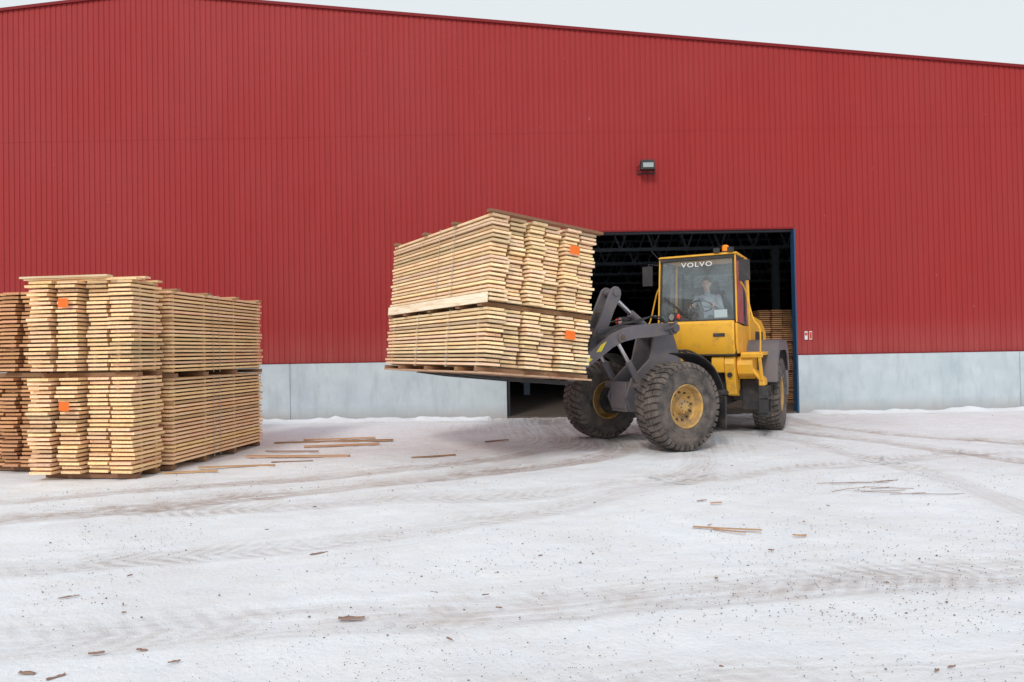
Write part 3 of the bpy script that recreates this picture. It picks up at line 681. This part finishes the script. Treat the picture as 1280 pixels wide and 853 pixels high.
for s_ in (1,-1):
    mb=MB(); mb.cyl((.18,.32*s_,.98),(.43,.32*s_,1.38),.055,16,0); mb.cyl((.43,.32*s_,1.38),(.68,.32*s_,1.76),.032,12,1)
    part('lift_cylinder',mb,['grey','steel'],F,bevel=0)
mb=MB()
lev=[(.405,2.50),(.41,2.57),(.46,2.62),(.53,2.63),(.60,2.59),(.65,2.50),(.74,2.32),(.85,2.10),(.97,1.88),(1.06,1.66),(1.10,1.50),(1.08,1.41),(1.02,1.37),(.95,1.40),(.89,1.52),(.78,1.74),(.66,2.0),(.54,2.25),(.43,2.42)]
mb.prism(lev,-.15,-.10); mb.prism(lev,.10,.15)
mb.cyl((.52,-.17,2.52),(.52,.17,2.52),.06,16); mb.cyl((.85,-.18,1.86),(.85,.18,1.86),.08,16); mb.cyl((1.02,-.18,1.46),(1.02,.18,1.46),.06,16)
mb.box(.66,.74,-.10,.10,2.0,2.22)
part('tilt_lever',mb,['grey'],F)
mb=MB(); mb.cyl((-.48,0,1.78),(.10,0,2.19),.07,18,0); mb.cyl((.10,0,2.19),(.52,0,2.52),.038,14,1); part('tilt_cylinder',mb,['grey','steel'],F,bevel=0)
mb=MB(); mb.prism([(1.0,1.40),(1.02,1.52),(1.62,1.72),(1.75,1.70),(1.75,1.62)],-.06,.06); part('tilt_link',mb,['grey'],F)
for j,yy in enumerate((-.24,.24,.29)):
    P=[(-.5,yy,2.0),(-.2,yy,2.10+.02*j),(.2,yy*1.05,2.08-.02*j),(.6,yy*1.1,1.98),(.95,yy*1.1,1.84),(1.2,yy,1.72),(1.5,yy,1.7)]
    mb=MB(); mb.tube([tuple(p) for p in smooth(P,5)],.014,7); part('hydraulic_hose',mb,['black'],F,bevel=0)
for yy in (-.1,0,.1):
    P=[tuple(p) for p in smooth([(-1.55,yy,1.25),(-1.3,yy*1.5,1.45),(-1.0,yy*1.6,1.55),(-.7,yy,1.5)],5)]; mb=MB(); mb.tube(P,.018,7); part('hydraulic_hose',mb,['black'],F,bevel=0)
FK=F@T(1.95,0,1.18)@RY(-TILT)@T(-1.68,0,-1.20)
mb=MB()
mb.box(1.58,1.66,-.95,.95,1.18,1.32); mb.box(1.58,1.66,-.95,.95,1.88,2.0)
for yy in (-.9,-.45,0,.45,.9): mb.box(1.585,1.655,yy-.05,yy+.05,1.32,1.88)
for yy in (-.45,.45): mb.prism([(1.36,1.16),(1.36,1.42),(1.58,1.9),(1.58,1.16)],yy-.09,yy-.04); mb.prism([(1.36,1.16),(1.36,1.42),(1.58,1.9),(1.58,1.16)],yy+.04,yy+.09)
for yy in (-.9,-.3,.3,.9): mb.box(1.59,1.64,yy-.02,yy+.02,2.0,2.60)
mb.box(1.59,1.64,-.95,.95,2.60,2.65)
part('fork_carriage',mb,['grey'],FK)
for yy in (-.8,-.1,.7):
    mb=MB(); mb.prism([(1.665,1.10),(1.665,2.0),(1.695,2.0),(1.705,1.165),(3.35,1.165),(3.38,1.15),(2.9,1.12),(1.80,1.10)],yy-.07,yy+.07)
    part('fork',mb,['black'],FK,bevel=.004)
for s_ in (1,-1):
    mb=MB()
    A=[math.radians(q) for q in range(96,176,10)]
    out=[(math.cos(a)*.80,WR+math.sin(a)*.80) for a in A]; inn=[(math.cos(a)*.78,WR+math.sin(a)*.78) for a in A]
    mb.prism(out+inn[::-1],.72 if s_>0 else -1.22,1.22 if s_>0 else -.72)
    mb.box(-.83,-.80,(.72 if s_>0 else -1.22),(1.22 if s_>0 else -.72),.30,.80)
    mb.beam((-.5,.25*s_,1.3),(-.45,.75*s_,1.37),.06,.04)
    part('front_mudguard',mb,['black'],F,bevel=.004)
    mb=MB(); mb.beam((-.25,.46*s_,1.9),(-.25,.70*s_,1.95),.05,.05); mb.beam((-.25,.70*s_,1.95),(-.25,.72*s_,2.05),.05,.05); br=part('lamp_bracket',mb,['grey'],F)
    mb=MB(); mb.box(-.34,-.22,.66*s_-.09,.66*s_+.09,2.03,2.17); hl=part('headlight',mb,['black'],F,bevel=.02)
    mb=MB(); mb.cyl((-.22,.66*s_,2.10),(-.21,.66*s_,2.10),.055,20); put('lens',mb.mesh('lens',[M['lampglass']]),hl,F)
    mb=MB(); mb.ell((-.24,.66*s_+.13*s_,2.10),(.035,.03,.045),12,8); put('indicator',mb.mesh('indicator',[M['redlamp']]),hl,F)
# rear frame
mb=MB(); mb.box(-1.7,1.3,-.42,.42,.55,1.15); mb.prism([(1.2,.55),(1.55,.62),(1.6,1.1),(1.2,1.3)],-.22,.22); mb.box(-1.75,.3,-.60,.60,.8,1.1)
part('rear_frame',mb,['black'],RR)
mb=MB(); mb.prism([(.34,1.15),(.34,2.15),(.28,2.25),(-1.4,2.15),(-1.95,1.95),(-2.05,1.15)],-.68,.68)
hd=part('engine_hood',mb,['yellow'],RR,bevel=.05)
for s_ in (1,-1):
    mb=MB()
    for k in range(8): mb.box(-1.4+.13*k,-1.33+.13*k,min(.681*s_,.69*s_),max(.681*s_,.69*s_),1.35,1.9)
    put('grille',mb.mesh('grille',[M['black']]),hd,RR)
mb=MB(); mb.prism([(-1.6,.55),(-1.6,1.12),(-2.2,1.12),(-2.25,.8),(-2.1,.5)],-1.1,1.1); part('counterweight',mb,['grey'],RR,bevel=.04)
mb=MB(); mb.cyl((-.6,.3,2.1),(-.6,.3,2.75),.06,16); mb.cyl((-.6,.3,2.3),(-.6,.3,2.6),.09,16); mb.cyl((-.6,.3,2.75),(-.66,.3,2.9),.05,16); part('exhaust_pipe',mb,['black'],RR,bevel=0)
for s_ in (1,-1):
    y0,y1=sorted((.66*s_,1.25*s_)); mb=MB()
    o_=[(1.00,.95),(.93,1.30),(.72,1.62),(.55,1.72),(-.55,1.72),(-.8,1.55),(-.98,1.1)]
    i_=[(.95,.95),(.88,1.28),(.69,1.58),(.53,1.68),(-.53,1.68),(-.77,1.53),(-.94,1.1)]
    mb.prism(o_+i_[::-1],y0,y1)
    yo=1.25*s_; ya,yb=sorted((yo,yo-.03*s_))
    k_=[(.86,1.0),(.78,1.25),(.60,1.45),(.48,1.52),(-.48,1.52),(-.70,1.40),(-.85,1.1)]
    mb.prism([(a*1.0,b_) for a,b_ in i_]+k_[::-1],ya,yb)
    part('rear_mudguard',mb,['grey'],RR,bevel=.012)
for s_ in (1,-1):
    mb=MB(); y0,y1=sorted((.44*s_,.62*s_))
    mb.prism([(1.06,1.43),(1.58,1.43),(1.62,1.30),(1.52,1.02),(1.40,.74),(1.12,.70),(1.06,.9)],y0,y1)
    y0,y1=sorted((.22*s_,.44*s_)); mb.prism([(1.32,1.43),(1.60,1.43),(1.62,1.30),(1.56,1.14),(1.32,1.14)],y0,y1)
    part('frame_plate',mb,['yellow'],RR,bevel=.02)
    mb=MB(); mb.cyl((1.47,.53*s_,1.12),(1.58,.53*s_,1.10),.045,14); part('hole_cover',mb,['black'],RR,bevel=0)
    mb=MB(); y0,y1=sorted((.625*s_,.90*s_))
    mb.prism([(.62,1.43),(1.42,1.43),(1.46,1.28),(1.40,1.12),(1.24,1.02),(.62,1.02)],y0,y1)
    mb.beam((1.38,.80*s_,1.28),(1.30,1.04*s_,.98),.11,.07); mb.beam((1.04,.80*s_,1.25),(1.04,1.06*s_,.98),.08,.07)
    mb.box(1.00,1.36,min(.98*s_,1.08*s_),max(.98*s_,1.08*s_),.90,1.02)
    part('side_tank',mb,['yellow'],RR,bevel=.02)
    mb=MB(); y0,y1=sorted((.71*s_,1.08*s_)); mb.prism([(.62,1.44),(1.46,1.44),(1.50,1.40),(1.52,1.47),(1.48,1.50),(.62,1.50)],y0,y1)
    mb.beam((1.47,1.02*s_,1.42),(1.36,1.04*s_,1.0),.05,.05)
    part('deck_plate',mb,['yellow'],RR,bevel=.01)
    mb=MB(); yo=.98*s_
    for zz_ in (.40,.66): mb.box(1.00,1.40,min(yo,yo+.16*s_),max(yo,yo+.16*s_),zz_,zz_+.035)
    for xx_ in (1.00,1.37): mb.box(xx_,xx_+.03,min(yo+.0*s_,yo+.16*s_),max(yo+.0*s_,yo+.16*s_),.38,.90)
    part('step_ladder',mb,['black'],RR,bevel=.004)
    mb=MB(); mb.box(.98,1.02,min(.64*s_,.98*s_),max(.64*s_,.98*s_),.45,1.0); mb.box(.5,.97,min(.46*s_,.95*s_),max(.46*s_,.95*s_),.62,1.0); part('battery_box',mb,['black'],RR,bevel=.01)
    mb=MB(); P=[(1.50,1.04*s_,1.50),(1.50,1.04*s_,1.90),(1.45,.92*s_,2.10),(1.42,.80*s_,2.60),(1.42,.72*s_,2.75)]; mb.tube([tuple(p) for p in smooth(P,4)],.014,10)
    part('handrail',mb,['yellow'],RR,bevel=0)
# cab
cb=put('cab',None,ld,RR)
def cpart(name,mb,mats,bevel=.01,angle=35): return put(name,mb.mesh(name,[M[q] for q in mats],angle),cb,RR,bevel)
mb=MB(); mb.box(.40,1.66,-.65,.65,1.44,1.54); mb.box(.36,.42,-.65,.65,1.54,2.25)
cpart('cab_floor',mb,['black'])
mb=MB()
mb.prism([(1.52,1.46),(1.66,1.46),(1.78,1.66),(1.76,2.02),(1.72,2.07),(1.62,2.07),(1.58,1.9)],-.65,.65)
cpart('front_panel',mb,['yellow'],.03)
mb2=MB(); mb2.box(1.775,1.79,.30,.50,1.78,1.84); cpart('step_grip',mb2,['black'],.004)
for s_ in (1,-1):
    mb=MB(); ya,yb=sorted((.66*s_,.70*s_)); mb.prism([(.38,1.48),(1.60,1.48),(1.70,1.66),(1.70,2.02),(1.1,1.98),(.38,1.98)],ya,yb)
    cpart('side_panel',mb,['yellow'],.012)
    mb=MB(); mb.beam((1.69,.69*s_,2.03),(1.60,.668*s_,3.22),.026,.04); cpart('cab_pillar',mb,['yellow'],.006)
    mb=MB(); mb.beam((.95,.705*s_,1.98),(.93,.68*s_,3.22),.04,.035); cpart('cab_pillar',mb,['black'],.006)
    mb=MB(); mb.beam((.42,.70*s_,1.6),(.40,.675*s_,3.22),.05,.04); cpart('cab_pillar',mb,['yellow'],.01)
mb=MB(); mb.prism([(.30,3.225),(1.60,3.225),(1.66,3.235),(1.62,3.262),(1.50,3.285),(.40,3.285),(.30,3.26)],-.69,.69); cpart('roof',mb,['yellow'],.015)
mb=MB(); mb.beam((1.605,-.66,3.195),(1.605,.66,3.195),.05,.055); mb.beam((1.70,-.665,2.075),(1.70,.665,2.075),.03,.025)
for s_ in (1,-1):
    mb.beam((1.675,.655*s_,2.09),(1.580,.632*s_,3.19),.035,.03)
    mb.beam((.95,.69*s_,3.20),(1.57,.67*s_,3.20),.03,.05); mb.beam((.42,.69*s_,3.20),(.95,.69*s_,3.20),.03,.05)
cpart('window_seal',mb,['black'],.004)
mb=MB(); mb.add([(1.685,-.66,2.08),(1.685,.66,2.08),(1.59,.64,3.19),(1.59,-.64,3.19)],[(0,1,2,3)]); cpart('windshield',mb,['glass'],0)
for s_ in (1,-1):
    for q in ([(1.62,.70*s_,2.03),(.98,.705*s_,2.0),(.96,.68*s_,3.18),(1.55,.668*s_,3.18)],[(.92,.705*s_,2.0),(.46,.70*s_,2.0),(.45,.67*s_,3.18),(.90,.68*s_,3.18)]):
        mb=MB(); mb.add(q,[(0,1,2,3)]); cpart('side_window',mb,['glass'],0)
mb=MB(); mb.add([(.40,-.64,2.3),(.40,.64,2.3),(.39,.62,3.18),(.39,-.62,3.18)],[(0,1,2,3)]); cpart('rear_window',mb,['glass'],0)
mb=MB(); mb.tube([(1.72,-.10,2.10),(1.70,-.20,2.20),(1.69,-.45,2.42)],.009,6); mb.beam((1.705,-.58,2.52),(1.70,-.20,2.18),.022,.02); cpart('wiper',mb,['black'],0)
cu=bpy.data.curves.new('lettering','FONT'); cu.body='VOLVO'; cu.size=.118; cu.align_x='CENTER'; cu.align_y='CENTER'; cu.space_character=1.2; cu.offset=.0018; cu.extrude=.001
to=bpy.data.objects.new('tmp_text',cu); COL.objects.link(to); bpy.context.view_layer.update()
me=bpy.data.meshes.new_from_object(to.evaluated_get(bpy.context.evaluated_depsgraph_get())); bpy.data.objects.remove(to)
me.materials.clear(); me.materials.append(M['white'])
tilt=math.atan2(.095,1.11)
TM=RR@T(1.612,0,3.085)@Matrix.Rotation(-tilt,4,'Y')@Matrix(((0,0,1,0),(1,0,0,0),(0,1,0,0),(0,0,0,1)))
me.transform(Matrix.Scale(1.25,4,(1,0,0)))
put('lettering',me,cb,TM)
mb=MB(); mb.cyl((1.35,.46,3.28),(1.35,.46,3.32),.07,20,1); mb.cyl((1.35,.46,3.32),(1.35,.46,3.41),.06,20,0); mb.ell((1.35,.46,3.41),(.06,.06,.03),16,8,0); cpart('beacon',mb,['beacon','black'],0)
for yy in (.36,.60):
    mb=MB(); mb.box(1.60,1.68,yy-.05,yy+.05,3.27,3.35,0); cpart('work_lamp',mb,['black'],.008)
for s_ in (1,-1):
    yo=.87 if s_<0 else .84
    mb=MB(); mb.tube([(1.6,.69*s_,3.12),(1.72,(yo-.02)*s_,3.14),(1.72,yo*s_,2.75)],.012,8); mb.box(1.70,1.76,yo*s_-.09,yo*s_+.09,2.74,3.10)
    cpart('mirror',mb,['black'],.012)
mb=MB(); mb.tube([(1.5,-.68,3.2),(1.5,-.86,3.42)],.006,6); cpart('antenna',mb,['black'],0)
mb=MB(); mb.box(.58,1.02,-.24,.24,1.86,2.00); mb.prism([(.52,1.95),(.66,1.95),(.60,2.70),(.48,2.70)],-.23,.23); mb.box(.6,.98,-.15,.15,1.54,1.86); mb.box(.6,1.0,.27,.33,2.15,2.2); mb.box(.6,1.0,-.33,-.27,2.15,2.2); cpart('seat',mb,['seat'],.04)
mb=MB(); mb.prism([(1.40,1.54),(1.50,1.54),(1.62,2.08),(1.45,2.12),(1.38,2.0)],-.4,.4); mb.cyl((1.42,0,1.6),(1.27,0,2.33),.04,12); cpart('dashboard',mb,['black'],.02)
mb=MB(); mb.box(1.625,1.635,.30,.52,2.12,2.26); cpart('paper_notice',mb,['white'],0)
mb=MB(); ce=Vector((1.26,0,2.36)); tl=Matrix.Rotation(R(-28),3,'Y')
P=[tuple(ce+tl@Vector((.19*math.cos(2*math.pi*i/24),.19*math.sin(2*math.pi*i/24),0))) for i in range(25)]
mb.tube(P,.014,8)
for q in (0,2.1,4.2): mb.beam(ce,ce+tl@Vector((.19*math.cos(q),.19*math.sin(q),0)),.03,.012)
cpart('steering_wheel',mb,['black'],0)

# ------------------------------------------------------------------ driver
mb=MB()
def limb(a,b_,r1,r2):
    mb.cyl(a,b_,r1,14,0,r2); mb.ell(a,(r1,r1,r1),14,8); mb.ell(b_,(r2,r2,r2),14,8)
hipz=2.09
mb.ell((.80,0,hipz+.01),(.15,.19,.12)); mb.ell((.77,0,2.25),(.125,.165,.16)); mb.ell((.76,0,2.43),(.135,.185,.17)); mb.ell((.76,0,2.54),(.10,.20,.075))
limb((.78,0,2.56),(.80,0,2.68),.062,.055)
hc=Vector((.835,0,2.80))
mb.ell(hc+Vector((-.01,0,.02)),(.098,.077,.105),24,16); mb.ell(hc+Vector((.02,0,-.05)),(.07,.058,.075),20,12); mb.ell(hc+Vector((.052,0,-.095)),(.03,.03,.025))
mb.ell(hc+Vector((.093,0,-.018)),(.018,.012,.026)); mb.ell(hc+Vector((.088,0,-.062)),(.012,.026,.009)); mb.ell(hc+Vector((.082,0,.03)),(.014,.055,.010))
for s_ in (1,-1): mb.ell(hc+Vector((-.005,.079*s_,-.005)),(.02,.01,.032))
for s_ in (1,-1):
    sh=(.76,.195*s_,2.54); el=(.92,.30*s_,2.27); wr=(1.13,.205*s_,2.385)
    limb(sh,el,.062,.048); limb(el,wr,.047,.031)
    kn=(1.22,.15*s_,2.13); an=(1.33,.15*s_,1.70); limb((.82,.10*s_,hipz),kn,.092,.066); limb(kn,an,.062,.043)
    mb.ell((1.36,.15*s_,1.61),(.13,.05,.05)); mb.ell((1.30,.15*s_,1.64),(.05,.045,.06))
    g=ce+tl@Vector((-.02,.19*s_,0)); palm=Vector(wr).lerp(g,.6)+Vector((0,.0,.014))
    mb.ell(palm,(.048,.022,.038),14,10)
    limb(wr,tuple(palm),.027,.024)
    for i,ln in enumerate((.9,1.0,.95,.78)):
        k0=palm+Vector((.022-.010*i,.012*s_,.024-.017*i)); k1=g+Vector((.028-.019*i,.022*s_*ln,.018)); k2=g+Vector((.030-.019*i,.012*s_,-.018)); k3=g+Vector((.028-.019*i,-.014*s_*ln,-.017))
        limb(k0,k1,.0095,.009); limb(k1,k2,.009,.0085); limb(k2,k3,.0085,.0075)
    th0=palm+Vector((.01,-.018*s_,.01)); th1=g+Vector((.0,-.026*s_,.018)); th2=g+Vector((.03,-.02*s_,.014)); limb(th0,th1,.012,.011); limb(th1,th2,.011,.009)
me=mb.mesh('person',[M['jacket'],M['trousers'],M['skin'],M['black']])
tmp=bpy.data.objects.new('tmp_body',me); COL.objects.link(tmp)
rmod=tmp.modifiers.new('r','REMESH'); rmod.mode='VOXEL'; rmod.voxel_size=.0075
bpy.context.view_layer.update()
me2=bpy.data.meshes.new_from_object(tmp.evaluated_get(bpy.context.evaluated_depsgraph_get())); bpy.data.objects.remove(tmp)
me2.name='person'; me2.materials.clear()
for q in ('jacket','trousers','skin','black'): me2.materials.append(M[q])
for p in me2.polygons:
    c=p.center; mi=0
    if c.z>2.655: mi=2
    elif c.x>1.135 and c.z>2.24: mi=2
    elif c.z<1.70: mi=3
    elif c.z<2.14 and not(c.x<.9 and c.z>2.10): mi=1
    elif c.x>1.0 and c.z<2.22 and abs(c.y)<.23: mi=1
    p.material_index=mi; p.use_smooth=True
pr=put('person',me2,None,RR,label='driver in grey jacket seated with both hands on steering wheel',category='person')
mb=MB()
mb.ell(hc+Vector((-.022,0,.045)),(.102,.086,.098),20,12)
put('hair',mb.mesh('hair',[M['hair']]),pr,RR)
for s_ in (1,-1):
    mb=MB(); mb.ell(hc+Vector((.079,.032*s_,.008)),(.010,.014,.008),12,8)
    put('eye',mb.mesh('eye',[M['black']]),pr,RR)
